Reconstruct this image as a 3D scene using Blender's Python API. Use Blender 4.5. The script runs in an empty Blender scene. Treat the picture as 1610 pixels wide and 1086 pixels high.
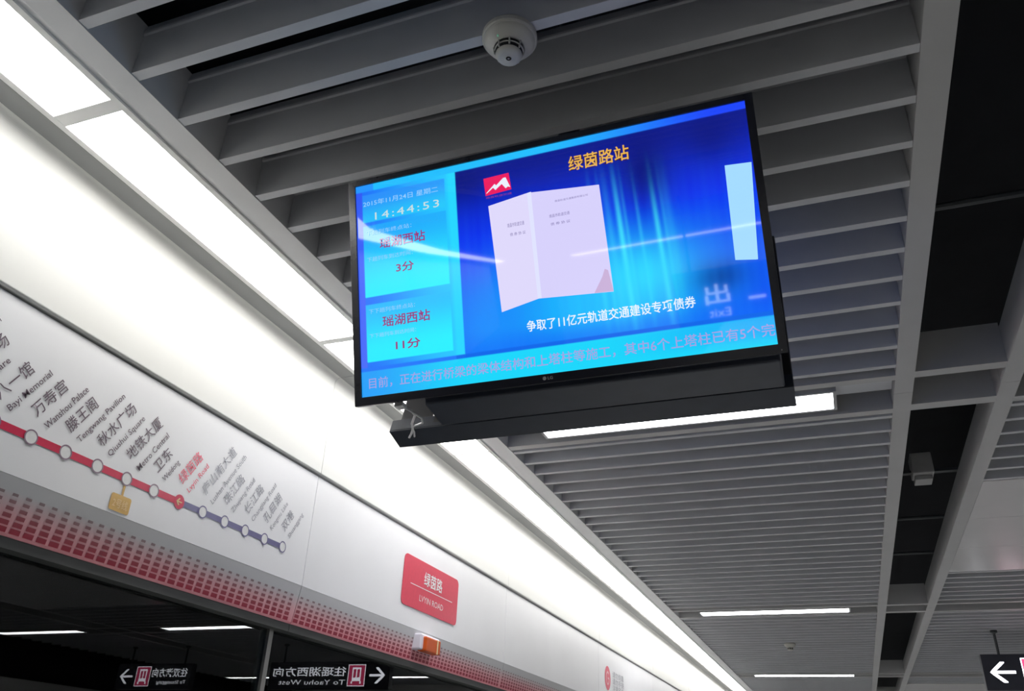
import bpy, bmesh, math, random
from mathutils import Matrix, Vector
random.seed(7)
sc = bpy.context.scene
C = sc.collection
Z0 = 1.6            # eye height
H = 3.1             # underside of the baffle ceiling

# ------------------------------------------------------------------ camera
F = 1301.0
R = [[0.93657129, -0.13334709, -0.32411844],
     [0.34854808, 0.45127379, 0.8215024],
     [0.0367212, -0.88236643, 0.46912795]]
cam = bpy.data.cameras.new('camera')
co = bpy.data.objects.new('camera', cam)
C.objects.link(co)
cam.sensor_width = 36.0
cam.lens = F / 1610.0 * 36.0
cam.clip_start = 0.02
m = Matrix.Identity(4)
for i in range(3):
    m[i][0] = R[i][0]; m[i][1] = -R[i][1]; m[i][2] = -R[i][2]
m[2][3] = Z0
co.matrix_world = m
sc.camera = co

# ------------------------------------------------------------------ world, exposure
w = bpy.data.worlds.new('world')
sc.world = w
w.use_nodes = True
w.node_tree.nodes['Background'].inputs[0].default_value = (0.6, 0.65, 0.7, 1)
w.node_tree.nodes['Background'].inputs[1].default_value = 0.02
vs = sc.view_settings
vs.view_transform = 'Standard'; vs.look = 'None'; vs.gamma = 1.0; vs.exposure = 0.0
vs.use_curve_mapping = False
STRIP_E = 11.5      # ceiling strip by the screen doors
LAMP_E = 20.0        # cross lamps
FLOOR_A = 0.66

# ------------------------------------------------------------------ materials
def mat(name, col, rough=0.5, metal=0.0, noise=0.0, nscale=20.0, spec=0.5, emit=None, es=0.0, bump=0.0, ior=None):
    M = bpy.data.materials.new(name)
    M.use_nodes = True
    nt = M.node_tree
    b = nt.nodes['Principled BSDF']
    b.inputs['Base Color'].default_value = (*col, 1)
    b.inputs['Roughness'].default_value = rough
    b.inputs['Metallic'].default_value = metal
    b.inputs['Specular IOR Level'].default_value = spec
    if ior: b.inputs['IOR'].default_value = ior
    if emit:
        b.inputs['Emission Color'].default_value = (*emit, 1)
        b.inputs['Emission Strength'].default_value = es
    if noise or bump:
        tc = nt.nodes.new('ShaderNodeTexCoord')
        n = nt.nodes.new('ShaderNodeTexNoise')
        n.inputs['Scale'].default_value = nscale
        n.inputs['Detail'].default_value = 4
        nt.links.new(tc.outputs['Object'], n.inputs['Vector'])
        if noise:
            r = nt.nodes.new('ShaderNodeValToRGB')
            r.color_ramp.elements[0].position = 0.3
            r.color_ramp.elements[1].position = 0.7
            r.color_ramp.elements[0].color = (*[c * (1 - noise) for c in col], 1)
            r.color_ramp.elements[1].color = (*[min(1, c * (1 + noise)) for c in col], 1)
            nt.links.new(n.outputs['Fac'], r.inputs['Fac'])
            nt.links.new(r.outputs['Color'], b.inputs['Base Color'])
        if bump:
            bp = nt.nodes.new('ShaderNodeBump')
            bp.inputs['Strength'].default_value = bump
            bp.inputs['Distance'].default_value = 0.001
            nt.links.new(n.outputs['Fac'], bp.inputs['Height'])
            nt.links.new(bp.outputs['Normal'], b.inputs['Normal'])
    return M

def print_mat(name, col, rough=0.35):
    return mat(name, col, rough, noise=0.04, nscale=60)

def emit_mat(name, col, s, rough=0.4):
    return mat(name, (0.02, 0.02, 0.02), rough, emit=col, es=s, noise=0.0)

def screen_lit(name, col, s=1.0):     # a lit LCD pixel area under glossy glass
    return mat(name, (0.005, 0.005, 0.008), 0.03, emit=col, es=s, ior=1.5)

M = {}
M['enamel'] = mat('white_enamel_panel', (0.82, 0.82, 0.84), 0.38, noise=0.02, nscale=3)
M['cove'] = mat('white_cove_panel', (0.71, 0.71, 0.685), 0.45, noise=0.015, nscale=3)
M['baffle'] = mat('grey_painted_aluminium', (0.54, 0.55, 0.58), 0.45, noise=0.03, nscale=6)
M['trim'] = mat('pale_grey_trim', (0.46, 0.46, 0.465), 0.45, noise=0.03, nscale=6)
M['edge'] = mat('edge_frame_paint', (0.70, 0.70, 0.715), 0.45, noise=0.03, nscale=6)
M['ledge'] = mat('shade_grey_ledge', (0.26, 0.265, 0.265), 0.5, noise=0.03, nscale=6)  # shade of the unlit ledge beside the strip, put into the base colour
M['lip'] = mat('light_aluminium_lip', (0.85, 0.85, 0.84), 0.4)
M['flatpanel'] = mat('flat_ceiling_sheet', (0.60, 0.59, 0.60), 0.22, noise=0.02, nscale=4)
M['void'] = mat('dark_plenum_paint', (0.008, 0.009, 0.012), 0.9, noise=0.2, nscale=5)
M['rod'] = mat('dark_steel_rod', (0.05, 0.055, 0.06), 0.5)
M['box'] = mat('plenum_grey_box', (0.35, 0.35, 0.35), 0.5, noise=0.05)
M['floor'] = mat('polished_granite', (FLOOR_A, FLOOR_A, FLOOR_A * 0.98), 0.25, noise=0.15, nscale=120)
M['clad'] = mat('far_wall_cladding', (0.60, 0.60, 0.58), 0.35, noise=0.04, nscale=3)
M['tunnel'] = mat('tunnel_concrete', (0.22, 0.23, 0.22), 0.9, noise=0.3, nscale=4)
M['diffuser'] = emit_mat('strip_diffuser_lit', (1.0, 0.985, 0.95), STRIP_E)
M['lampglow'] = emit_mat('lamp_diffuser_lit', (0.95, 0.96, 1.0), LAMP_E)
M['black'] = mat('black_tv_plastic', (0.022, 0.022, 0.026), 0.32, bump=0.1, nscale=400)
M['bezel'] = mat('gloss_black_bezel', (0.012, 0.013, 0.022), 0.16, noise=0.1)
M['bracket'] = mat('black_bracket_steel', (0.028, 0.035, 0.055), 0.4, noise=0.1, nscale=30)
M['bezeledge'] = mat('grey_bezel_edge', (0.12, 0.11, 0.12), 0.25, metal=0.6)
M['chrome'] = mat('bright_wire', (0.85, 0.85, 0.87), 0.35, metal=0.1)
M['detector'] = mat('ivory_detector_plastic', (0.52, 0.51, 0.47), 0.4, noise=0.03, nscale=30)
M['slot'] = mat('detector_black_slot', (0.004, 0.004, 0.005), 0.8)
M['dark'] = mat('soffit_dark_metal', (0.055, 0.058, 0.055), 0.5, noise=0.1, nscale=8)
M['mullion'] = mat('brushed_mullion', (0.32, 0.32, 0.30), 0.35, metal=0.7, noise=0.05)
M['red'] = print_mat('map_red', (0.62, 0.02, 0.075))
M['signred'] = print_mat('sign_red', (0.68, 0.055, 0.10))
M['blue'] = print_mat('map_slate_blue', (0.16, 0.15, 0.30))
M['ink'] = print_mat('map_ink', (0.14, 0.10, 0.13))
M['greyink'] = print_mat('map_grey_ink', (0.34, 0.34, 0.38))
M['redink'] = print_mat('map_red_ink', (0.75, 0.10, 0.16))
M['ring'] = print_mat('map_ring', (0.28, 0.20, 0.26))
M['white'] = print_mat('white_print', (0.80, 0.80, 0.80))
M['pinkwhite'] = print_mat('pale_pink_print', (0.80, 0.45, 0.48))
M['yellow'] = print_mat('tag_yellow', (0.70, 0.43, 0.12))
M['yellowink'] = print_mat('tag_ink', (0.85, 0.62, 0.30))
M['beaconwhite'] = mat('beacon_white', (0.72, 0.70, 0.78), 0.35, noise=0.03)
M['beaconorange'] = mat('beacon_orange', (0.62, 0.10, 0.01), 0.25, noise=0.05)
M['signblack'] = mat('sign_housing', (0.030, 0.032, 0.045), 0.35, noise=0.1)
M['signglow'] = emit_mat('sign_glow_white', (0.92, 0.92, 1.0), 4.0)
M['signpink'] = emit_mat('sign_glow_red', (0.85, 0.06, 0.18), 1.6)
M['ghostglow'] = emit_mat('exit_glow', (0.8, 0.9, 1.0), 7.0)
M['logogrey'] = mat('logo_grey', (0.35, 0.35, 0.36), 0.3)
M['led'] = mat('led_green', (0.1, 0.3, 0.2), 0.3, emit=(0.25, 0.6, 0.4), es=0.35)
M['curb'] = mat('yellow_kerb', (0.6, 0.45, 0.05), 0.6)

# glass: transparent with a Fresnel mirror coat
G = bpy.data.materials.new('door_glass')
G.use_nodes = True
nt = G.node_tree
nt.nodes.remove(nt.nodes['Principled BSDF'])
fr = nt.nodes.new('ShaderNodeFresnel'); fr.inputs['IOR'].default_value = 1.65
tr = nt.nodes.new('ShaderNodeBsdfTransparent'); tr.inputs['Color'].default_value = (0.75, 0.8, 0.78, 1)
gl = nt.nodes.new('ShaderNodeBsdfGlossy'); gl.inputs['Roughness'].default_value = 0.0
gl.inputs['Color'].default_value = (0.95, 0.97, 0.97, 1)
mx = nt.nodes.new('ShaderNodeMixShader')
nt.links.new(fr.outputs[0], mx.inputs[0])
nt.links.new(tr.outputs[0], mx.inputs[1]); nt.links.new(gl.outputs[0], mx.inputs[2])
nt.links.new(mx.outputs[0], nt.nodes['Material Output'].inputs['Surface'])
M['glass'] = G

# lower band: grey paint going over to a pink print towards the hem
B = mat('band_grey_to_pink', (0.62, 0.62, 0.63), 0.42)
nt = B.node_tree
tc = nt.nodes.new('ShaderNodeTexCoord'); sx = nt.nodes.new('ShaderNodeSeparateXYZ')
mr = nt.nodes.new('ShaderNodeMapRange')
mr.inputs['From Min'].default_value = Z0 + 0.497; mr.inputs['From Max'].default_value = Z0 + 0.60
rp = nt.nodes.new('ShaderNodeValToRGB')
rp.color_ramp.elements[0].color = (0.92, 0.36, 0.41, 1)
rp.color_ramp.elements[1].color = (0.62, 0.62, 0.63, 1)
e = rp.color_ramp.elements.new(0.5); e.color = (0.84, 0.46, 0.49, 1)
nt.links.new(tc.outputs['Object'], sx.inputs[0]); nt.links.new(sx.outputs['Z'], mr.inputs['Value'])
nt.links.new(mr.outputs[0], rp.inputs['Fac'])
nt.links.new(rp.outputs['Color'], nt.nodes['Principled BSDF'].inputs['Base Color'])
M['band'] = B
# dots: darker red at the hem, fading upwards
D = mat('band_dots', (0.4, 0.02, 0.05), 0.42)
nt = D.node_tree
tc = nt.nodes.new('ShaderNodeTexCoord'); sx = nt.nodes.new('ShaderNodeSeparateXYZ')
mr = nt.nodes.new('ShaderNodeMapRange')
mr.inputs['From Min'].default_value = Z0 + 0.497; mr.inputs['From Max'].default_value = Z0 + 0.60
rp = nt.nodes.new('ShaderNodeValToRGB')
rp.color_ramp.elements[0].color = (0.42, 0.012, 0.045, 1)
rp.color_ramp.elements[1].color = (0.30, 0.24, 0.25, 1)
e = rp.color_ramp.elements.new(0.45); e.color = (0.36, 0.07, 0.09, 1)
nt.links.new(tc.outputs['Object'], sx.inputs[0]); nt.links.new(sx.outputs['Z'], mr.inputs['Value'])
nt.links.new(mr.outputs[0], rp.inputs['Fac'])
nt.links.new(rp.outputs['Color'], nt.nodes['Principled BSDF'].inputs['Base Color'])
M['dots'] = D

# ------------------------------------------------------------------ helpers
def link(o, parent=None):
    C.objects.link(o)
    if parent: o.parent = parent
    return o

def build(name, vf, material, parent=None, loc=None, smooth=False):
    v, f = vf
    me = bpy.data.meshes.new(name)
    me.from_pydata([tuple(p) for p in v], [], f)
    me.validate(); me.update()
    if material: me.materials.append(material)
    if smooth:
        for p in me.polygons: p.use_smooth = True
    o = bpy.data.objects.new(name, me)
    link(o, parent)
    if loc: o.location = loc
    return o

def fixn(o):
    bm = bmesh.new(); bm.from_mesh(o.data)
    bmesh.ops.recalc_face_normals(bm, faces=bm.faces)
    bm.to_mesh(o.data); bm.free()
    return o

def join(*parts):
    V, Fc = [], []
    for v, f in parts:
        n = len(V); V += list(v); Fc += [[i + n for i in q] for q in f]
    return V, Fc

def box(x0, x1, y0, y1, z0, z1):
    v = [(x, y, z) for x in (x0, x1) for y in (y0, y1) for z in (z0, z1)]
    f = [(0, 1, 3, 2), (4, 6, 7, 5), (0, 4, 5, 1), (2, 3, 7, 6), (0, 2, 6, 4), (1, 5, 7, 3)]
    return v, f

def prism(axis, prof, a, b):
    """closed profile in the plane normal to axis, extruded from a to b"""
    n = len(prof)
    def p(u, w_, t):
        return (t, u, w_) if axis == 'x' else ((u, t, w_) if axis == 'y' else (u, w_, t))
    v = [p(u, w_, a) for u, w_ in prof] + [p(u, w_, b) for u, w_ in prof]
    f = [(i, (i + 1) % n, n + (i + 1) % n, n + i) for i in range(n)]
    f += [tuple(range(n - 1, -1, -1)), tuple(range(n, 2 * n))]
    return v, f

def ringbox(x0, x1, y0, y1, X0, X1, Y0, Y1, z0, z1):
    v = [(x, y, z) for z in (z0, z1) for (x, y) in ((x0, y0), (x1, y0), (x1, y1), (x0, y1), (X0, Y0), (X1, Y0), (X1, Y1), (X0, Y1))]
    f = []
    for k in range(4):
        n = (k + 1) % 4
        f += [(k, n, 4 + n, 4 + k), (8 + k, 12 + k, 12 + n, 8 + n), (k, 8 + k, 8 + n, n), (4 + k, 4 + n, 12 + n, 12 + k)]
    return v, f

def lathe(prof, n=32, c=(0, 0, 0)):
    v, f = [], []
    for r, z in prof:
        for k in range(n):
            a = 2 * math.pi * k / n
            v.append((c[0] + r * math.cos(a), c[1] + r * math.sin(a), c[2] + z))
    for i in range(len(prof) - 1):
        for k in range(n):
            f.append((i * n + k, i * n + (k + 1) % n, (i + 1) * n + (k + 1) % n, (i + 1) * n + k))
    f.append(tuple(range(n))); f.append(tuple((len(prof) - 1) * n + k for k in range(n - 1, -1, -1)))
    return v, f

def tube(pts, r, n=8):
    v, f = [], []
    pts = [Vector(p) for p in pts]
    for i, p in enumerate(pts):
        d = (pts[min(i + 1, len(pts) - 1)] - pts[max(i - 1, 0)]).normalized()
        u = d.orthogonal().normalized() if i == 0 else (u - d * u.dot(d)).normalized()
        w_ = d.cross(u)
        for k in range(n):
            a = 2 * math.pi * k / n
            v.append(p + r * (math.cos(a) * u + math.sin(a) * w_))
    for i in range(len(pts) - 1):
        for k in range(n):
            f.append((i * n + k, i * n + (k + 1) % n, (i + 1) * n + (k + 1) % n, (i + 1) * n + k))
    f.append(tuple(range(n - 1, -1, -1))); f.append(tuple((len(pts) - 1) * n + k for k in range(n)))
    return v, f

def thing(name, loc, label, cat, group=None):
    o = bpy.data.objects.new(name, None)
    o.empty_display_size = 0.1
    C.objects.link(o); o.location = loc
    o['label'] = label; o['category'] = cat
    if group: o['group'] = group
    bpy.context.view_layer.update()
    return o

def structure(name, loc=(0, 0, 0)):
    o = bpy.data.objects.new(name, None)
    C.objects.link(o); o.location = loc
    o['kind'] = 'structure'
    return o

def adopt(o, parent):      # parent while keeping world placement (parents are only translated)
    o.parent = parent
    o.matrix_parent_inverse = Matrix.Translation(-Vector(parent.location))
    return o

def bevel(o, w_, seg=2):
    md = o.modifiers.new('bevel', 'BEVEL'); md.width = w_; md.segments = seg; md.limit_method = 'ANGLE'
    return o

# flat print: local 2D (u right, v up) placed in 3D by a matrix
def frame(origin, right, up):
    r = Vector(right).normalized(); u = Vector(up).normalized(); n = r.cross(u)
    m = Matrix.Identity(4)
    for i in range(3):
        m[i][0] = r[i]; m[i][1] = u[i]; m[i][2] = n[i]; m[i][3] = origin[i]
    return m

def flat(name, polys, fm, material, parent, dz=0.0):
    V, Fc = [], []
    for poly in polys:
        n = len(V)
        V += [fm @ Vector((p[0], p[1], dz)) for p in poly]
        Fc.append(tuple(range(n, n + len(poly))))
    o = build(name, (V, Fc), material)
    return adopt(o, parent)

def rect(x0, y0, x1, y1): return [(x0, y0), (x1, y0), (x1, y1), (x0, y1)]

def rrect(x0, y0, x1, y1, r, n=5):
    out = []
    for cx, cy, a0 in ((x1 - r, y0 + r, -90), (x1 - r, y1 - r, 0), (x0 + r, y1 - r, 90), (x0 + r, y0 + r, 180)):
        for k in range(n + 1):
            a = math.radians(a0 + 90 * k / n)
            out.append((cx + r * math.cos(a), cy + r * math.sin(a)))
    return out

def disc(cx, cy, r, n=28):
    return [(cx + r * math.cos(2 * math.pi * k / n), cy + r * math.sin(2 * math.pi * k / n)) for k in range(n)]

def ring(cx, cy, r0, r1, n=28):
    out = []
    for k in range(n):
        a, b = 2 * math.pi * k / n, 2 * math.pi * (k + 1) / n
        out.append([(cx + r0 * math.cos(a), cy + r0 * math.sin(a)), (cx + r1 * math.cos(a), cy + r1 * math.sin(a)),
                    (cx + r1 * math.cos(b), cy + r1 * math.sin(b)), (cx + r0 * math.cos(b), cy + r0 * math.sin(b))])
    return out

def lettering(name, body, rc, fm, material, parent, dz=0.0, bold=0.0, ang=0.0, org=None, space=1.0, keep=False):
    """text fitted into rc (x0,y0,x1,y1) of the 2D frame; or, with org/ang, rc = (0,0,w,h) turned about org"""
    cu = bpy.data.curves.new(name, 'FONT')
    cu.body = body; cu.size = 1.0; cu.resolution_u = 2; cu.offset = bold; cu.space_character = space
    t = bpy.data.objects.new(name, cu)
    C.objects.link(t)
    bpy.context.view_layer.update()
    dg = bpy.context.evaluated_depsgraph_get()
    me = bpy.data.meshes.new_from_object(t.evaluated_get(dg))
    bpy.data.objects.remove(t); bpy.data.curves.remove(cu)
    if not me.vertices:
        return None
    xs = [v.co.x for v in me.vertices]; ys = [v.co.y for v in me.vertices]
    x0, x1, y0, y1 = min(xs), max(xs), min(ys), max(ys)
    sx_ = (rc[2] - rc[0]) / max(1e-6, x1 - x0); sy_ = (rc[3] - rc[1]) / max(1e-6, y1 - y0)
    if keep: sy_ = sx_
    ca, sa = math.cos(ang), math.sin(ang)
    for v in me.vertices:
        a = rc[0] + (v.co.x - x0) * sx_; b = rc[1] + (v.co.y - y0) * sy_
        if org: a, b = org[0] + ca * a - sa * b, org[1] + sa * a + ca * b
        v.co = fm @ Vector((a, b, dz))
    me.materials.clear(); me.materials.append(material)
    me.name = name
    o = bpy.data.objects.new(name, me)
    C.objects.link(o)
    return adopt(o, parent)

# ================================================================== STRUCTURE
fl = build('floor', box(-2.3, 7.2, -26, 22, -0.1, 0), M['floor']); fl['kind'] = 'structure'

# ---- ceiling: baffles, beams, cross bars
def slat_profile(y):
    return [(y, H), (y + 0.027, H), (y + 0.0275, H + 0.125), (y + 0.031, H + 0.13), (y + 0.031, H + 0.137),
            (y + 0.024, H + 0.165), (y + 0.003, H + 0.165), (y - 0.004, H + 0.137), (y - 0.004, H + 0.13), (y - 0.0005, H + 0.125)]

def slat_mesh(x0, x1):
    v, f = prism('x', slat_profile(0), x0, x1)
    me = bpy.data.meshes.new('slat'); me.from_pydata(v, [], f); me.update(); me.materials.append(M['baffle'])
    return me

PER = 4.74
def slat_ys(y_from, y_to):
    out = []
    for k in range(-3, 5):
        m0 = 3.30 + PER * k           # module start
        s = m0 + 0.42
        while s < m0 + PER - 0.09:
            if y_from <= s <= y_to: out.append(s)
            s += 0.1665
    return out

XA0, XA1 = -1.437, 0.347
ceil = structure('ceiling', (XA0, 0, H))
me = slat_mesh(XA0 + 0.001, XA1 - 0.001)
ys = [y for y in slat_ys(-5.0, 20) if not (y < 3.4 and y > -1.02)]
ys += [0.869 + 0.1665 * k for k in range(-11, 15)]
for y in sorted(ys):
    o = bpy.data.objects.new('slat', me); C.objects.link(o); adopt(o, ceil)
    o.location = (0, y, 0)
modules = [3.30 + PER * k for k in range(-1, 4)]
for m0 in modules:
    for (a, b) in ((m0, m0 + 0.045), (m0 + 0.342, m0 + 0.392)):
        o = build('cross_bar', box(XA0, XA1, a, b, H, H + 0.165), M['trim']); adopt(o, ceil)

ceil2 = structure('ceiling', (0.81, 0, H))
XB0, XB1 = 0.811, 4.19
me = slat_mesh(XB0, XB1)
for y in slat_ys(-5.0, 20):
    if 4.735 < y < 6.86 or 13.95 < y < 16.1: continue
    o = bpy.data.objects.new('slat', me); C.objects.link(o); adopt(o, ceil2); o.location = (0, y, 0)
for m0 in modules:
    for (a, b) in ((m0, m0 + 0.045), (m0 + 0.342, m0 + 0.392)):
        o = build('cross_bar', box(XB0, XB1, a, b, H, H + 0.165), M['trim']); adopt(o, ceil2)
for ya in (4.757, 14.0):
    for k in range(3):
        a = ya + 0.703 * k
        for j in range(3):
            x = XB0 + (XB1 - XB0) / 3 * j
            o = bevel(build('flat_panel', box(x + 0.001, x + (XB1 - XB0) / 3 - 0.001, a + 0.002, a + 0.701, H, H + 0.02), M['flatpanel']), 0.002, 1)
            adopt(o, ceil2)

ceil3 = structure('ceiling', (4.65, 0, H))
me = slat_mesh(4.65, 6.43)
for y in slat_ys(-1.5, 20):
    o = bpy.data.objects.new('slat', me); C.objects.link(o); adopt(o, ceil3); o.location = (0, y, 0)
for m0 in modules:
    for (a, b) in ((m0, m0 + 0.045), (m0 + 0.342, m0 + 0.392)):
        o = build('cross_bar', box(4.65, 6.43, a, b, H, H + 0.165), M['trim']); adopt(o, ceil3)

# long beams and the cross bars of the open slot between them
n = 0
for (a, b) in ((0.347, 0.418), (0.742, 0.811), (4.19, 4.26), (4.58, 4.65)):
    n += 1
    st = structure('trim_%d' % n, (a, 0, H))
    yy = -6.0
    while yy < 20:
        o = build('beam', box(a, b, yy + 0.0015, yy + 4.74 - 0.0015, H - 0.002, H + 0.15), M['trim']); adopt(o, st)
        yy += 4.74
for (a, b) in ((0.418, 0.742), (4.26, 4.58)):
    n += 1
    st = structure('trim_%d' % n, (a, 0, H))
    for m0 in modules:
        for (p, q) in ((m0 - 0.015, m0 + 0.041), (m0 + 0.315, m0 + 0.38)):
            o = build('cross_bar', box(a, b, p, q, H, H + 0.17), M['trim']); adopt(o, st)

# services seen in the slot
for y, z in ((2.42, 0.1615), (5.95, 0.1615), (6.9, 0.1615)):
    o = build('conduit', tube([(0.35, y, H + z), (0.82, y, H + z)], 0.012), M['rod'])
    o['label'] = {2.42: 'thin dark conduit crossing the black slot nearest the top edge', 5.95: 'thin dark conduit crossing the slot beyond the grey box', 6.9: 'thin dark conduit crossing the slot furthest along'}[y]
    o['category'] = 'conduit'; o['group'] = 'conduits above the ceiling slot'
sp = thing('junction_box', (0.56, 4.95, H + 0.16), 'small grey box mounted in the dark ceiling slot between the two beams', 'junction box')
adopt(bevel(build('housing', box(0.505, 0.615, 4.90, 5.04, H + 0.12, H + 0.24), M['box']), 0.006), sp)
adopt(bevel(build('base_flange', box(0.515, 0.605, 4.94, 5.05, H + 0.095, H + 0.118), M['box']), 0.003), sp)
adopt(build('mounting_rod', box(0.36, 0.80, 4.98, 5.02, H + 0.15, H + 0.165), M['rod']), sp)

# plenum shell
pl = build('ceiling', join(box(-2.6, 7.3, -26, 22, H + 0.75, H + 0.85)), M['void']); pl['kind'] = 'structure'
pl.name = 'ceiling_plenum'
for nm, x in (('wall_plenum_left', -1.50), ('wall_plenum_right', 6.52)):
    o = build(nm, box(x - 0.02, x, -2, 22, H + 0.16, H + 0.75), M['void']); o['kind'] = 'structure'

# ---- frame between strip light and baffles
n += 1
st = structure('trim_%d' % n, (-1.47, 0, H))
yy = 0.56 - 2.57
while yy < 20:
    prof = [(-1.437, H - 0.003), (-1.437, H + 0.165), (-1.447, H + 0.165), (-1.447, H + 0.02), (-1.5335, H + 0.02), (-1.5335, H + 0.006), (-1.516, H + 0.004), (-1.509, H - 0.003)]
    o = fixn(build('edge_profile', prism('y', prof, yy + 0.001, yy + 2.569), M['edge'])); adopt(o, st)
    yy += 2.57

# ---- strip light units
def strip_unit(y0, y1, lab):
    t = thing('strip_light', (-1.65, (y0 + y1) / 2, H), lab, 'ceiling light', 'strip lights above the screen doors')
    hv = prism('y', [(-1.765, H - .001), (-1.745, H - .001), (-1.745, H + .0305), (-1.553, H + .0305), (-1.553, H - .001), (-1.534, H - .001), (-1.534, H + .06), (-1.765, H + .06)], y0, y1)
    adopt(fixn(build('housing', hv, M['lip'])), t)
    return t
g = {0: 0.020, 1: 0.016}
labs = ['nearest strip light at the top left corner of the ceiling edge',
        'second strip light from the top left, running down to behind the television',
        'strip light mostly hidden behind the television', 'strip light emerging just below the television',
        'strip light beyond the one just below the television', 'fifth strip light along, above the red station sign',
        'sixth strip light along the white cove', 'seventh strip light along the white cove',
        'eighth strip light along, near the bottom edge of the photo', 'ninth strip light at the bottom edge']
for k in range(-1, 15):
    a = 1.11 + 1.285 * k; b = a + 1.285
    if k == -1: a = 0.35
    lab = labs[k + 1] if k + 1 < len(labs) else 'strip light far along the cove past the photo, %s' % ['first', 'second', 'third', 'fourth', 'fifth', 'sixth'][k - 9]
    t = strip_unit(a, b, lab)
    ga, gb = g.get(k, 0.006), g.get(k + 1, 0.006)
    for p_, q_ in ((a, a + ga), (b - gb, b)):
        adopt(build('end_cap', box(-1.745, -1.553, p_, q_, H - 0.0005, H + 0.03), M['lip']), t)
    adopt(build('diffuser', box(-1.745, -1.553, a + ga, b - gb, H + 0.004, H + 0.03), M['diffuser']), t)

# strip lights behind the viewer, along the flared wall (mirrored in the television)
pts = [(-1.80, 0.30), (-2.61, -1.6), (-3.75, -5.44), (-6.29, -15.3)]
blabs = ['strip light just behind the viewer', 'strip light further behind the viewer', 'long strip light far behind the viewer']
wb = structure('wall_back_left')
for i in range(3):
    p, q = Vector((*pts[i], 0)), Vector((*pts[i + 1], 0))
    d = (q - p).normalized(); s = Vector((-d.y, d.x, 0))
    L = (q - p).length
    t = thing('strip_light', ((p + q) / 2) + Vector((0, 0, H)), blabs[i], 'ceiling light', 'strip lights above the screen doors')
    def ob(a, b, c_, e_, z0, z1):
        V, Fc = box(a, b, c_, e_, z0, z1)
        return [p + d * x + s * y + Vector((0, 0, z)) for x, y, z in V], Fc
    adopt(build('diffuser', ob(0.08, L - 0.08, -0.10, 0.10, H + 0.004, H + 0.03), M['diffuser']), t)
    adopt(build('housing', join(ob(0.07, L - .07, -0.12, -0.10, H, H + 0.04), ob(0.07, L - .07, 0.10, 0.12, H, H + 0.04), ob(0.07, L - .07, -0.12, 0.12, H + 0.03, H + 0.05)), M['lip']), t)
    sg = -1 if s.x > 0 else 1
    adopt(build('wall_panel', ob(0, L, sg * 0.34, sg * 0.30, 1.6, H + 0.1), M['cove']), wb)
t = thing('strip_light', (-3.5, -23.4, H), 'cross strip light over the far end behind the viewer', 'ceiling light', 'strip lights above the screen doors')
adopt(build('diffuser', box(-6.5, 0.4, -23.9, -22.9, H + 0.004, H + 0.03), M['diffuser']), t)
adopt(build('housing', box(-6.6, 0.5, -24.0, -22.8, H + 0.03, H + 0.06), M['lip']), t)
o = build('wall_back', box(-8, 7.3, -26, -25.9, 0, H + 0.8), M['clad']); o['kind'] = 'structure'

# ---- wall_left: header panels, cove panels, band, soffit
XW = -1.87
XG = -1.945          # platform screen door glass
wall = structure('wall_left', (XW, 0, 0))
seams = [0.56 + 2.13 * k for k in range(0, 10)]
def zz(v): return Z0 + v
for a, b in zip(seams[:-1], seams[1:]):
    a2, b2 = a + 0.0015, b - 0.0015
    o = fixn(build('header_panel', prism('y', [(XW, zz(.634)), (XW, zz(1.063)), (XW - .018, zz(1.063)), (XW - .018, zz(.634))], a2, b2), M['enamel'])); adopt(o, wall)
    # cove panel with rounded foot and coved head
    P = []
    for k in range(7):
        t_ = math.radians(180 + 0 + 90 * k / 6)      # rounded foot
        P.append((XW + 0.002 + 0.008 * math.cos(math.radians(-90 + 90 * k / 6)) - 0.0, zz(1.078) + 0.008 * math.sin(math.radians(-90 + 90 * k / 6))))
    for k in range(9):
        t_ = math.radians(180 - 90 * k / 8)
        P.append((XW + 0.035 + 0.025 * math.cos(t_), zz(1.4735) + 0.025 * math.sin(t_)))
    P += [(XW + 0.035, zz(1.51)), (XW - 0.02, zz(1.51)), (XW - 0.02, zz(1.070))]
    o = fixn(build('cove_panel', prism('y', P, a2, b2), M['cove'])); adopt(o, wall)
    o = build('ledge_profile', box(XW + 0.0355, -1.7655, a2, b2, zz(1.4985), zz(1.53)), M['ledge']); adopt(o, wall)
    # backing strip in the groove
    o = build('groove_back', box(XW - .03, XW - .019, a, b, zz(1.05), zz(1.09)), M['dark']); adopt(o, wall)
    bd = fixn(build('lower_band', prism('y', [(XW, zz(.633)), (XW - .022, zz(.503)), (XW - .026, zz(.497)), (XW - .042, zz(.497)), (XW - .018, zz(.633))], a2, b2), M['band'])); adopt(bd, wall)
    V, Fc = [], []
    y = a + 0.02
    while y < b - 0.02:
        for r_ in range(6):
            s = 0.5105 + 0.0165 * r_
            wd = 0.0300 - 0.0026 * r_; hd = 0.0128 - 0.0012 * r_
            i0 = len(V)
            for (dy, ds) in ((-wd / 2, -hd / 2), (wd / 2, -hd / 2), (wd / 2, hd / 2), (-wd / 2, hd / 2)):
                z_ = s + ds
                x_ = XW - .022 * (0.633 - z_) / (0.633 - .503) + 0.0012
                V.append((x_, y + dy + 0.0, zz(z_)))
            Fc.append((i0, i0 + 1, i0 + 2, i0 + 3))
        y += 0.0405
    o = build('dot_print', (V, Fc), M['dots']); o['kind'] = 'stuff'
    o.parent = bd
    o = build('soffit_panel', box(XG - .03, XW - .0285, a2, b2, zz(.470), zz(.4965)), M['dark']); adopt(o, wall)
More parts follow.
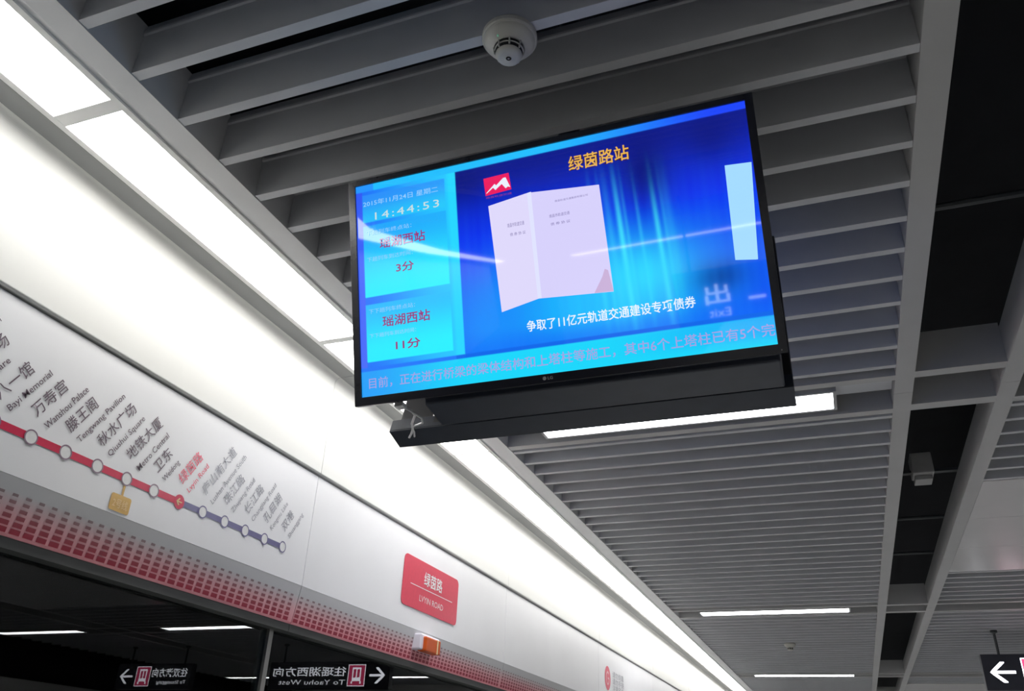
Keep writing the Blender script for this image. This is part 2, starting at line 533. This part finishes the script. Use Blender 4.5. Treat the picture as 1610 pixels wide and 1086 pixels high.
# closed head of the doors above the glass, and core behind the header
o = build('door_head', box(-2.20, XG - .03, 0.56, seams[-1], zz(.47), zz(.70)), M['dark']); adopt(o, wall)
o = build('wall_core', box(-2.20, -1.893, 0.56, seams[-1], zz(.72), H + 0.75), M['void']); adopt(o, wall)

# ---- platform screen doors: glass and mullions
mull = [2.637 + 2.10 * k for k in range(-1, 8)]
for i, (a, b) in enumerate(zip(mull[:-1], mull[1:])):
    wn = structure('window_%d' % (i + 1), (XG, (a + b) / 2, 0))
    adopt(build('pane', box(XG - 0.006, XG, a + 0.012, b - 0.012, 0.12, zz(.470)), M['glass']), wn)
    adopt(build('mullion', box(XG - 0.02, XG + 0.012, b - 0.012, b + 0.012, 0.0, zz(.470)), M['mullion']), wn)
    adopt(build('sill', box(XG - 0.03, XG + 0.02, a + 0.012, b - 0.012, 0.0, 0.12), M['mullion']), wn)
o = build('wall_tunnel', join(box(-6.1, -6.0, -3, 22, -1.5, H + .85), box(-6.0, -2.6, -3, 22, H + 0.1, H + 0.2), box(-6, -2.3, -3, 22, -1.5, -1.4)), M['tunnel']); o['kind'] = 'structure'

# ---- opposite side (seen only in the glass)
o = build('wall_right', box(6.9, 7.0, -26, 22, 0, zz(1.06)), M['clad']); o['kind'] = 'structure'
o = build('wall_right_head', box(6.95, 7.05, -26, 22, zz(1.06), H + 0.85), M['void']); o['kind'] = 'structure'
o = build('wall_far', box(-2.2, 7.2, 21.5, 21.6, 0, H + 0.85), M['clad']); o['kind'] = 'structure'

# ================================================================== LAMPS
def cross_lamp(x0, x1, y0, lab, grp='cross lamps between the baffles'):
    t = thing('ceiling_light', ((x0 + x1) / 2, y0 + 0.085, H), lab, 'ceiling light', grp)
    w_ = 0.170
    e = 0.014
    v = ringbox(x0, x1, y0, y0 + w_, x0 - e, x1 + e, y0 - e, y0 + w_ + e, H - 0.001, H + 0.05)
    adopt(build('back_tray', box(x0 - e, x1 + e, y0 - e, y0 + w_ + e, H + 0.0505, H + 0.08), M['trim']), t)
    adopt(fixn(build('frame', v, M['trim'])), t)
    adopt(build('diffuser', box(x0, x1, y0, y0 + w_, H + 0.004, H + 0.04), M['lampglow']), t)
    for p_, q_ in ((XA0 if x0 < 0 else x0 - .3, x0 - e), (x1 + e, XA1 if x0 < 0 else x1 + .3)):
        adopt(build('bracket', box(p_, q_, y0 + 0.03, y0 + 0.14, H + 0.05, H + 0.07), M['baffle']), t)
l1 = {3.30: 'long white ceiling lamp partly hidden behind the lower right of the television',
      8.04: 'white ceiling lamp above the small distant detector', 12.78: 'white ceiling lamp at the bottom edge, left of the grey beam',
      -1.44: 'ceiling lamp behind the viewer over the near baffles', 17.52: 'furthest ceiling lamp in the left baffle field'}
for m0 in modules[1:]:
    key = round(m0, 2)
    cross_lamp(-1.20, 0.108, m0 + 0.105, l1[key])
for m0 in modules[1:]:
    cross_lamp(2.37, 3.68, m0 + 0.105, 'white ceiling lamp of the middle bay, %s' % (
        {-1.44: 'behind the viewer', 3.30: 'level with the television', 8.04: 'just before the hanging sign', 12.78: 'beyond the hanging sign', 17.52: 'at the far end'}[round(m0, 2)]))
for m0 in modules[1:]:
    cross_lamp(4.98, 6.38, m0 + 0.105, 'white ceiling lamp of the far bay, %s' % (
        {3.30: 'level with the television', 8.04: 'level with the hanging sign', 12.78: 'beyond the hanging sign', 17.52: 'at the far end'}[round(m0, 2)]))

# ================================================================== SMOKE DETECTORS
def detector(x, y, lab):
    t = thing('smoke_detector', (x, y, H), lab, 'smoke detector', 'smoke detectors under the baffles')
    adopt(build('base', lathe([(0.0, 0.004), (0.058, 0.004), (0.0625, -0.002), (0.0625, -0.010), (0.060, -0.013)], 40, (x, y, H)), M['detector'], smooth=False), t)
    body = build('body', lathe([(0.058, -0.012), (0.0575, -0.016), (0.050, -0.024), (0.036, -0.030), (0.034, -0.033)], 40, (x, y, H)), M['detector'], smooth=True); adopt(body, t)
    adopt(build('cage', lathe([(0.0312, -0.030), (0.0305, -0.046), (0.030, -0.0465)], 32, (x, y, H)), M['slot']), t)
    for r_, z0, z1 in ((0.0328, -0.0395, -0.0378),):
        adopt(build('cage_ring', lathe([(r_, z1), (r_ + .001, (z0 + z1) / 2), (r_ - .001, z0)], 32, (x, y, H)), M['detector']), t)
    ribs = []
    for k in range(8):
        a = 2 * math.pi * (k + .5) / 8
        px, py = x + 0.0315 * math.cos(a), y + 0.0315 * math.sin(a)
        ribs.append(tube([(px + .003 * math.cos(a), py + .003 * math.sin(a), H - 0.030), (px, py, H - 0.046)], 0.0022, 6))
    adopt(build('rib', join(*ribs), M['detector']), t)
    adopt(build('nose', lathe([(0.030, -0.0455), (0.0300, -0.048), (0.026, -0.053), (0.018, -0.055), (0.006, -0.0555)], 32, (x, y, H)), M['detector'], smooth=True), t)
    adopt(build('vent', lathe([(0.003, -0.0552), (0.002, -0.0560)], 12, (x, y, H)), M['box']), t)
    adopt(build('indicator_led', lathe([(0.0025, -0.024), (0.0018, -0.030)], 10, (x - 0.012, y - 0.040, H)), M['led']), t)
    t.scale = (1, 1, 1.26)
    return t
detector(-0.520, 1.225, 'round white smoke detector above the television near the top edge')
detector(-0.53, 10.11, 'tiny distant smoke detector between the two lowest ceiling lamps')

# ================================================================== TELEVISION
TLx, TLy, TLz = -0.98794, 1.39126, Z0 + 1.31027
DV = Vector((0, 0.2952, -0.9554)).normalized()
SW, SH = 0.95, 0.534
tvm = frame((TLx, TLy, TLz), (1, 0, 0), -DV)     # local: u right, v UP (down is negative); normal faces viewer

def tvbox(a, b, c_, d_, n0, n1):      # u range, v(down) range, depth range (0 = screen plane, + towards viewer)
    V, Fc = box(a, b, -d_, -c_, n0, n1)
    return [tvm @ Vector(p) for p in V], Fc

tv = thing('television', (TLx + SW / 2, TLy + 0.08, TLz - 0.25), 'wide black television hung tilted from the ceiling with bright blue timetable screen', 'television')
U0, U1, V0, V1 = -0.017, 0.967, -0.014, 0.553
adopt(bevel(build('back_cover', tvbox(U0 + .002, U1 - .002, V0 + .002, V1 - .002, -0.028, -0.002), M['black']), 0.004), tv)
adopt(bevel(build('rear_housing', tvbox(0.10, 0.85, 0.12, 0.50, -0.055, -0.028), M['black']), 0.01), tv)
def tring(fm, *a):
    V, Fc = ringbox(*a)
    return [fm @ Vector(p) for p in V], Fc
adopt(fixn(build('bezel', tring(tvm, 0, SW, -SH, 0, U0, U1, -V1, -V0, -0.012, 0.005), M['bezel'])), tv)
adopt(build('bezel_edge', join(tvbox(U0 - .0012, U0, V0, V1, -0.012, 0.004), tvbox(U0, U0 + .11, V1, V1 + .0015, -0.01, 0.004)), M['bezeledge']), tv)

# --- screen picture: flat image as per-vertex emission
def lerp(a, b, t):
    t = max(0, min(1, t)); return tuple(a[i] + (b[i] - a[i]) * t for i in range(3))
def smooth(a, b, x):
    t = max(0, min(1, (x - a) / (b - a))); return t * t * (3 - 2 * t)
def srgb(r, g_, b_):
    f = lambda c: (c / 255 / 12.92) if c / 255 <= 0.04045 else ((c / 255 + 0.055) / 1.055) ** 2.4
    return (f(r), f(g_), f(b_))
rnd = random.Random(3)
beams = [(0.658, .0045, .9), (0.672, .003, .35), (0.738, .004, .8), (0.700, .003, .35), (0.620, .003, .35), (0.60, .004, .3), (0.755, .003, .25), (0.635, .006, .3), (0.765, .008, .2)]
def picture(u, v):
    if v < 0.0175:                                   # top bar
        return lerp(srgb(35, 190, 255), srgb(30, 70, 250), smooth(.45, .9, u)) if u > .05 else srgb(40, 150, 255)
    if v > 0.472:                                    # ticker
        c = lerp(srgb(40, 160, 250), srgb(30, 215, 252), smooth(0.0, .3, u))
        c = lerp(c, srgb(28, 165, 250), smooth(.55, .95, u) * .8 * (1 - smooth(.50, .535, v)))
        return c
    if v > 0.464:
        return srgb(20, 105, 235) if u > .25 else srgb(35, 120, 250)
    if u < 0.272:                                    # info column
        base = lerp(srgb(35, 115, 250), srgb(40, 200, 255), smooth(.0, .27, u))
        if u > .243: return lerp(base, srgb(40, 215, 255), smooth(.243, .255, u))
        if u < .016: return lerp(srgb(50, 90, 245), srgb(75, 110, 250), v / .5)
        if .028 < v < .100:
            return lerp(srgb(45, 140, 250), srgb(42, 200, 252), smooth(.03, .10, v) * .8 + u)
        if .108 < v < .290:
            return lerp(srgb(35, 165, 252), srgb(42, 240, 255), smooth(.11, .28, v) * .9 + u * .5)
        if .309 < v < .452:
            return lerp(srgb(40, 185, 252), srgb(42, 240, 255), smooth(.31, .43, v) * .9 + u * .5)
        return base
    # main video
    du = (u - .66) / .36
    top = srgb(10, 25, 140)
    midc = srgb(14, 50, 240)
    c = lerp(top, midc, smooth(.02, .22, v) )
    cy = math.exp(-((u - .60) / .24) ** 2 * 1.0) * smooth(.17, .36, v) * (1 - .35 * smooth(.40, .47, v))
    c = lerp(c, srgb(28, 190, 255), min(1, cy * 1.05))
    cl = math.exp(-((u - .33) / .10) ** 2) * smooth(.22, .42, v)
    c = lerp(c, srgb(30, 150, 255), cl * .75)
    for bu, bw, bs in beams:
        x = u - bu - (v - .25) * .05
        c = lerp(c, srgb(70, 235, 255), bs * math.exp(-(x / (bw * (1 + 1.2 * v))) ** 2) * smooth(.05, .28, v) * (1 - .5 * smooth(.36, .45, v)))
    k = math.exp(-((u - .70) / .075) ** 2 - ((v - .345) / .06) ** 2)
    c = lerp(c, srgb(40, 225, 255), k * .75)
    for bu, bv, a, b, s in ((.72, .115, .055, .08, .75), (.87, .07, .05, .05, .45), (.855, .375, .055, .035, .65), (.29, .05, .06, .05, .4)):
        c = lerp(c, srgb(6, 10, 95), s * math.exp(-((u - bu) / a) ** 2 - ((v - bv) / b) ** 2))
    if v > .40: c = lerp(c, srgb(20, 110, 250), smooth(.41, .47, v) * .6)
    # soft vertical streak texture
    s = 0.5 + 0.5 * math.sin(u * 210) * math.sin(u * 97 + 1.3)
    c = lerp(c, srgb(40, 140, 255), .12 * s * smooth(.05, .3, v))
    return c
NX, NY = 300, 170
V, Fc, cols = [], [], []
for j in range(NY + 1):
    for i in range(NX + 1):
        u, v = SW * i / NX, SH * j / NY
        V.append(tvm @ Vector((u, -v, 0.0)))
        cols.append(picture(u, v))
for j in range(NY):
    for i in range(NX):
        a = j * (NX + 1) + i
        Fc.append((a, a + NX + 1, a + NX + 2, a + 1))
scr = build('screen', (V, Fc), None)
SM = screen_lit('lcd_picture', (0, 0, 1), 1.0)
at = scr.data.color_attributes.new('picture', 'FLOAT_COLOR', 'POINT')
buf = []
for c in cols: buf += [*c, 1.0]
at.data.foreach_set('color', buf)
an = SM.node_tree.nodes.new('ShaderNodeVertexColor'); an.layer_name = 'picture'
SM.node_tree.links.new(an.outputs['Color'], SM.node_tree.nodes['Principled BSDF'].inputs['Emission Color'])
scr.data.materials.append(SM)
adopt(scr, tv)

def lit(name, r, g_, b_, s=1.0): return screen_lit(name, srgb(r, g_, b_), s)
L_paper = lit('lcd_paper', 216, 210, 252); L_paper2 = lit('lcd_paper_left', 224, 218, 252); L_fold = lit('lcd_fold', 225, 228, 255)
L_paper3 = lit('lcd_paper_pale', 165, 220, 255); L_red = lit('lcd_red', 235, 30, 95); L_white = lit('lcd_white', 235, 240, 255)
L_gold = lit('lcd_gold', 235, 180, 80); L_pink = lit('lcd_pink_shadow', 203, 178, 218); L_grey = lit('lcd_grey_ink', 120, 110, 165)
L_rt = lit('lcd_crimson_text', 150, 60, 125); L_lt = lit('lcd_pale_text', 150, 205, 255); L_tick = lit('lcd_ticker_text', 165, 160, 225)
L_time = lit('lcd_time', 205, 225, 225); L_cap = lit('lcd_caption', 235, 245, 255); L_dk = lit('lcd_dark_line', 25, 110, 235); L_out = lit('lcd_title_edge', 60, 30, 60)
def uv(pts): return [(a, -b) for a, b in pts]
def tvflat(name, polys, mt, dz, parent=tv): return flat(name, [uv(p) for p in polys], tvm, mt, parent, dz)
def tvtext(name, body, u0, v0, u1, v1, mt, dz=.0012, bold=0.0, space=1.0):
    return lettering(name, body, (u0, -v1, u1, -v0), tvm, mt, tv, dz, bold, space=space)
# leaflet picture
tvflat('leaflet_picture', [[(.351, .120), (.367, .379), (.457, .361), (.450, .107)]][::1], L_paper2, .0006)
tvflat('leaflet_picture', [[(.450, .107), (.457, .361), (.628, .372), (.618, .122)]][::1], L_paper, .0006)
tvflat('leaflet_fold', [[(.448, .1075), (.455, .361), (.464, .361), (.458, .106)]], L_fold, .0009)
tvflat('leaflet_shadow', [[(.628, .371), (.585, .369), (.606, .335), (.613, .318), (.620, .322)]], L_pink, .0009)
tvflat('leaflet_picture', [[(.892, .136), (.889, .346), (.930, .352), (.934, .352), (.947, .140)]], L_paper3, .0006)
for (u0, v0, u1, v1, tx) in ((.497, .170, .545, .178, '南昌市轨道交通'), (.499, .190, .545, .197, '债 券 协 议'), (.395, .172, .436, .182, '南昌市轨道交通'), (.400, .196, .438, .204, '债 券 协 议'), (.513, .138, .590, .143, '南昌轨道交通集团有限公司')):
    tvtext('leaflet_text', tx, u0, v0, u1, v1, L_grey)
# emblem
eu0, ev0, ew, eh = .343, .050, .068, .044
tvflat('emblem_field', [[(eu0, ev0), (eu0 + .003, ev0 + eh), (eu0 + ew, ev0 + eh - .004), (eu0 + ew - .004, ev0 - .002)]], L_red, .0006)
q = lambda pts: [(eu0 + a * ew, ev0 + b * eh) for a, b in pts]
tvflat('emblem_mark', [q([(.07, .90), (.10, .82), (.40, .42), (.36, .60), (.30, .66)]), q([(.40, .42), (.46, .52), (.42, .78), (.34, .62)]),
                       q([(.46, .52), (.73, .18), (.68, .50), (.50, .68), (.42, .78)]), q([(.73, .18), (.82, .18), (.97, .78), (.88, .72), (.80, .80), (.66, .50)])], L_white, .0010)
tvtext('emblem_text', '南昌轨道交通', .347, .097, .411, .102, L_rt)
tvtext('title_text', '绿茵路站', .5535, .0425, .6935, .0785, L_out, .0010, .03)
tvtext('title_text', '绿茵路站', .5520, .0410, .6920, .0770, L_gold, .0014, .012)
tvtext('caption_text', '争取了11亿元轨道交通建设专项债券', .424, .408, .799, .434, L_cap, bold=.012)
tvtext('ticker_text', '目前，正在进行桥梁的梁体结构和上塔柱等施工，其中6个上塔柱已有5个完', .020, .489, .948, .516, L_tick, bold=.006)
tvtext('date_text', '2015年11月24日 星期二', .020, .043, .225, .058, L_lt, bold=.006)
tvtext('time_text', '14:44:53', .052, .077, .226, .096, L_time, space=1.25)
tvtext('arrival_text', '下趟列车终点站：', .026, .122, .150, .134, L_lt)
tvtext('destination_text', '瑶湖西站', .062, .146, .185, .174, L_rt, bold=.016)
tvtext('arrival_text', '下趟列车到达时间：', .026, .190, .150, .202, L_lt)
tvtext('minutes_text', '3分', .104, .217, .152, .241, L_rt, bold=.018)
tvtext('arrival_text', '下下趟列车终点站：', .026, .321, .150, .333, L_lt)
tvtext('destination_text', '瑶湖西站', .062, .343, .188, .371, L_rt, bold=.016)
tvtext('arrival_text', '下下趟列车到达时间：', .026, .382, .150, .393, L_lt)
tvtext('minutes_text', '11分', .095, .407, .160, .431, L_rt, bold=.018)
# maker's mark on the lower bezel
mk = flat('bezel_mark', [uv(disc(.4575, .5435, .0042, 20))], tvm, M['logogrey'], tv, .0056)
lettering('bezel_mark', 'LG', (.465, -.5468, .4765, -.5402), tvm, M['logogrey'], tv, .0056, .01)
adopt(build('power_light', tvbox(.955, .957, .5455, .5475, .005, .006), M['logogrey']), tv)

# --- rear television, back to back
BY, BZ = 1.785, Z0 + 0.768
RV = Vector((0, -0.2952, -0.9554)).normalized()     # down direction of the rear set
up = -RV
t2 = frame((TLx + U1, BY - 0.004, BZ), (-1, 0, 0), up)   # u to the left, v up, normal faces away (+y)
def rbox(a, b, c_, d_, n0, n1):
    V, Fc = box(a, b, c_, d_, n0, n1)
    return [t2 @ Vector(p) for p in V], Fc
WT, HT = U1 - U0, V1 - V0
tv2 = thing('television', (TLx + SW / 2, BY + .08, BZ + .28), 'second black television hung back to back behind the lit one, seen from below', 'television')
adopt(bevel(build('back_cover', rbox(0.0, WT, 0, HT, -0.030, -0.004), M['black']), 0.004), tv2)
adopt(bevel(build('rear_housing', rbox(0.09, WT - .11, 0.002, 0.42, -0.062, -0.028), M['black']), 0.01), tv2)
adopt(fixn(build('bezel', tring(t2, .017, WT - .017, .02, HT - .014, 0, WT, 0, HT, -0.012, 0.004), M['bezel'])), tv2)
adopt(build('screen', rbox(.017, WT - .017, .02, HT - .014, -0.004, -0.001), screen_lit('lcd_rear', srgb(20, 110, 240), .8)), tv2)
adopt(bevel(build('bottom_shelf', join(rbox(0.0, WT, -0.004, 0.0, -0.062, 0.004), rbox(0.0, WT, 0.0, 0.034, -0.062, -0.058)), M['bracket']), .001, 1), tv2)

# --- mount: central casing, arms, ceiling pole
mt_ = thing('television_mount', (TLx + SW / 2, 1.68, H), 'black ceiling bracket casing between the two televisions', 'bracket')
prof = [(1.600, Z0 + .788), (1.704, Z0 + .776), (1.716, Z0 + .81), (1.80, Z0 + 1.10), (1.80, Z0 + 1.16), (1.50, Z0 + 1.16), (1.508, Z0 + 1.12)]
adopt(bevel(fixn(build('casing', prism('x', prof, TLx + .140, TLx + SW - .0), M['bracket'])), .004), mt_)
adopt(build('pole', lathe([(0.03, -0.32), (0.03, 0.72)], 24, (TLx + SW / 2, 1.66, H)), M['bracket']), mt_)
adopt(build('collar', lathe([(0.05, -0.30), (0.05, -0.27), (0.035, -0.24)], 24, (TLx + SW / 2, 1.66, H)), M['bracket']), mt_)
for x in (TLx + .3, TLx + .65):
    adopt(build('arm', join(box(x - .02, x + .02, 1.537, 1.785, Z0 + 1.0, Z0 + 1.03)), M['bracket']), mt_)

# --- wire loop
wire = thing('security_wire', (TLx + .075, 1.60, Z0 + .78), 'bright twisted wire looping below the left corner of the television', 'wire')
x0 = TLx + .078
pp = [(x0 - .004, 1.582, .792), (x0 + .012, 1.590, .783), (x0 + .026, 1.605, .778), (x0 + .028, 1.622, .774), (x0 + .016, 1.638, .770), (x0 + .004, 1.655, .768), (x0 - .006, 1.680, .765), (x0 - .022, 1.705, .764), (x0 - .036, 1.722, .762)]
adopt(build('wire_strand', tube([(a, b, Z0 + c_) for a, b, c_ in pp], .003), M['chrome']), wire)
pp = [(x0 + .012, 1.592, .785), (x0 + .032, 1.606, .772), (x0 + .044, 1.628, .766), (x0 + .036, 1.648, .763), (x0 + .012, 1.660, .764), (x0 - .004, 1.672, .766), (x0 - .012, 1.70, .765), (x0 - .022, 1.722, .763)]
adopt(build('wire_strand', tube([(a, b, Z0 + c_) for a, b, c_ in pp], .0024), M['chrome']), wire)
adopt(build('clamp', join(box(x0 - .006, x0 + .016, 1.578, 1.600, Z0 + .782, Z0 + .792)), M['chrome']), wire)

# ================================================================== ROUTE MAP on the header
rm = thing('route_map', (XW, 1.6, Z0 + .742), 'metro route map with red and slate blue line printed on the white header panel', 'map')
wf = frame((XW + .0008, 0, Z0), (0, 1, 0), (0, 0, 1))       # u = y along platform, v = height over the eye
SP, ZL = 0.1115, 0.7405
cur = 1.9725
st_names = [('双港', 'Shuanggang', 5), ('孔目湖', 'Kongmu Lake', 4), ('长江路', 'Changjiang Road', 3), ('珠江路', 'Zhujiang Road', 2), ('庐山南大道', 'Lushan Avenue South', 1),
            ('绿茵路', 'Lvyin Road', 0), ('卫东', 'Weidong', -1), ('地铁大厦', 'Metro Central', -2), ('秋水广场', 'Qiushui Square', -3), ('滕王阁', 'Tengwang Pavilion', -4),
            ('万寿宫', 'Wanshou Palace', -5), ('八一馆', 'Bayi Memorial', -6), ('八一广场', 'Bayi Square', -7), ('丁公路北', 'Dinggong Road North', -8), ('师大南路', 'Shida South Road', -9),
            ('彭家桥', 'Pengjiaqiao', -10), ('谢家村', 'Xiejiacun', -11)]
flat('red_line', [rect(cur - 11.5 * SP, ZL - .0105, cur, ZL + .0105)], wf, M['red'], rm, .0004)
flat('blue_line', [rect(cur, ZL - .0095, cur + 5 * SP, ZL + .0095)], wf, M['blue'], rm, .0004)
ANG = math.radians(59.5)
for zh, en, k in st_names:
    cx = cur + SP * k
    if k == 0:
        flat('current_station_marker', [disc(cx, ZL, .0225)], wf, M['red'], rm, .0012)
        a = cx
        flat('direction_arrow', [rect(a - .011, ZL - .0018, a + .012, ZL + .0018), [(a - .014, ZL), (a - .002, ZL + .012), (a + .002, ZL + .0095), (a - .008, ZL)], [(a - .014, ZL), (a - .008, ZL), (a + .002, ZL - .0095), (a - .002, ZL - .012)]], wf, M['yellowink'], rm, .0020)
    else:
        flat('station_marker', [disc(cx, ZL, .017)], wf, M['white'], rm, .0010)
        flat('station_marker_ring', ring(cx, ZL, .0165, .0205), wf, M['ring'] if k < 0 else M['blue'], rm, .0014)
    mtx = M['redink'] if k == 0 else (M['ink'] if k < 0 else M['greyink'])
    nz = len(zh); ne = len(en)
    lettering('station_name', zh, (0, 0, .0425 * nz, .038), wf, mtx, rm, .0010, .004, ANG, (cx - .000, ZL + .054), space=1.04)
    lettering('station_name_latin', en, (0, 0, .0125 * ne, .023 if any(c_ in en for c_ in 'gyjpqQ') else .019), wf, mtx, rm, .0010, .006, ANG, (cx + .0385, ZL + .036))
# interchange tag
cx = cur - 2 * SP
flat('interchange_stub', [rect(cx - .004, ZL - .050, cx + .004, ZL - .0205)], wf, M['yellow'], rm, .0006)
flat('interchange_tag', [rrect(cx - .038, ZL - .098, cx + .038, ZL - .050, .007)], wf, M['yellow'], rm, .0008)
lettering('interchange_text', '2号线', (cx - .028, ZL - .088, cx + .028, ZL - .062), wf, M['yellowink'], rm, .0016, .01)

# station sign
ss = thing('station_sign', (XW, 3.79, Z0 + .835), 'red rounded station name plate on the white header with white lettering', 'sign')
poly = rrect(3.475, .722, 4.10, .955, .028)
V = [wf @ Vector((p[0], p[1], 0)) for p in poly] + [wf @ Vector((p[0], p[1], .003)) for p in poly]
n_ = len(poly)
pf = [tuple(range(n_, 2 * n_))] + [(i, (i + 1) % n_, n_ + (i + 1) % n_, n_ + i) for i in range(n_)]
adopt(fixn(build('plate', (V, pf), M['signred'])), ss)
lettering('sign_text', '绿茵路', (3.69, .846, 3.90, .912), wf, M['white'], ss, .0042, .012)
flat('sign_rule', [rect(3.55, .8265, 4.03, .8300)], wf, M['white'], ss, .0042)
lettering('sign_text_latin', 'LVYIN ROAD', (3.655, .765, 3.925, .794), wf, M['white'], ss, .0042, .0)

# beacon on the band
bc = thing('indicator_light', (XW, 3.76, Z0 + .58), 'small orange and white beacon box on the grey band under the station sign', 'beacon')
adopt(bevel(build('base', box(XW - .03, XW + .035, 3.655, 3.855, Z0 + .545, Z0 + .618), M['beaconwhite']), .008), bc)
adopt(bevel(build('lens', box(XW + .004, XW + .052, 3.675, 3.835, Z0 + .540, Z0 + .606), M['beaconorange']), .006), bc)
adopt(build('lens_rib', box(XW + .050, XW + .0545, 3.790, 3.80, Z0 + .540, Z0 + .604), M['yellowink']), bc)

# round notice with lettering
ns = thing('notice_sticker', (XW, 7.3, Z0 + .83), 'round red notice with small grey lettering on the far white header panel', 'notice')
flat('disc', [disc(7.235, .825, .095, 36)], wf, M['redink'], ns, .0006)
flat('disc_mark', ring(7.235, .825, .040, .055, 24)[3:] + [rect(7.235, .818, 7.285, .832)], wf, M['pinkwhite'], ns, .0014)
lettering('notice_text', '请勿倚靠\n请勿手扶\n注意安全', (7.40, .74, 7.80, .90), wf, M['greyink'], ns, .0010)

# ================================================================== HANGING SIGNS
def arrow(cx, cz, s, dirn):
    d = dirn
    h = .22 * s
    def rot(p): return (cx + d * p[0] * s, cz + p[1] * s)
    return [[rot(p) for p in q] for q in (
        [(-1.0, 0), (-.45, .0), (-.62, .13), (-.78, .16)],
        rect(-.82, -.11, .82, .11),
        [(-1.0, 0), (-.86, -.16), (-.16, -.78), (.12, -.78), (.12, -.70), (-.62, -.06)],
        [(-1.0, 0), (-.62, .06), (.12, .70), (.12, .78), (-.16, .78), (-.86, .16)])]

def hanging_sign(x0, x1, y, left, lab):
    zb, zt = Z0 + .955, Z0 + 1.275
    t = thing('hanging_sign', ((x0 + x1) / 2, y, zt), lab, 'sign', 'hanging direction signs')
    adopt(bevel(build('sign_box', box(x0, x1, y, y + .09, zb, zt), M['signblack']), .004), t)
    for x in (x0 + .168, x1 - .168):
        adopt(build('hanger_rod', tube([(x, y + .045, zt), (x, y + .045, H)], .012), M['rod']), t)
        adopt(build('ceiling_cup', lathe([(.032, 0), (.032, -.02), (.014, -.03)], 16, (x, y + .045, H)), M['rod']), t)
    fm = frame((0, y - .0015, Z0), (1, 0, 0), (0, 0, 1))
    ax = x0 + .175 if left else x1 - .175
    d = 1 if left else -1
    flat('arrow', arrow(ax, 1.115, .118, d), fm, M['signglow'], t, .0)
    ic0 = x0 + .33 if left else x1 - .33 - .24
    flat('train_icon_field', [rrect(ic0, .99, ic0 + .24, 1.24, .03)], fm, M['signpink'], t, .0)
    fr_ = []
    for a, b in ((.0, .012),):
        fr_ = [rect(ic0, .99, ic0 + .24, .999), rect(ic0, 1.231, ic0 + .24, 1.24), rect(ic0, .999, ic0 + .009, 1.231), rect(ic0 + .231, .999, ic0 + .24, 1.231)]
    body = [rect(ic0 + .06, 1.05, ic0 + .18, 1.09), rect(ic0 + .06, 1.09, ic0 + .075, 1.19), rect(ic0 + .165, 1.09, ic0 + .18, 1.19), rect(ic0 + .06, 1.185, ic0 + .18, 1.205),
            rect(ic0 + .113, 1.09, ic0 + .127, 1.19), rect(ic0 + .05, 1.02, ic0 + .07, 1.05), rect(ic0 + .17, 1.02, ic0 + .19, 1.05)]
    flat('train_icon', fr_ + body, fm, M['signglow'], t, .0012)
    a, b = (ic0 + .27, x1 - .06) if left else (x0 + .06, ic0 - .03)
    lettering('sign_text', '往瑶湖西方向' if left else '往双港方向', (a, 1.105, b, 1.215), fm, M['signglow'], t, .0012, .01)
    lettering('sign_text_latin', 'To Yaohu West' if left else 'To Shuanggang', (a, 1.01, b - .1, 1.065), fm, M['signglow'], t, .0012)
hanging_sign(1.235, 2.95, 9.43, True, 'black hanging sign with white left arrow at the lower right corner')
hanging_sign(4.18, 5.42, 9.43, False, 'black hanging sign with right arrow, seen mirrored in the door glass')

# exit sign behind the viewer, mirrored faintly in the television
es = thing('exit_sign', (-.45, -4.05, Z0 + .85), 'exit sign hanging behind the viewer, mirrored faintly in the screen', 'sign')
adopt(bevel(build('sign_box', box(-.95, .15, -4.10, -4.02, Z0 + .36, Z0 + .84), M['signblack']), .004), es)
for x in (-.8, 0):
    adopt(build('hanger_rod', tube([(x, -4.06, Z0 + .84), (x, -4.06, H)], .012), M['rod']), es)
fm = frame((0, -4.018, Z0), (-1, 0, 0), (0, 0, 1))
lettering('sign_text', '出', (.49, .53, .70, .70), fm, M['ghostglow'], es, 0, .015)
lettering('sign_text_latin', 'Exit', (.50, .42, .68, .49), fm, M['ghostglow'], es, 0, .0)
flat('arrow', [rect(.20, .53, .34, .555)], fm, M['ghostglow'], es, 0)

# number the plain repeats in the order Blender gives; nothing else to do
bpy.context.view_layer.update()
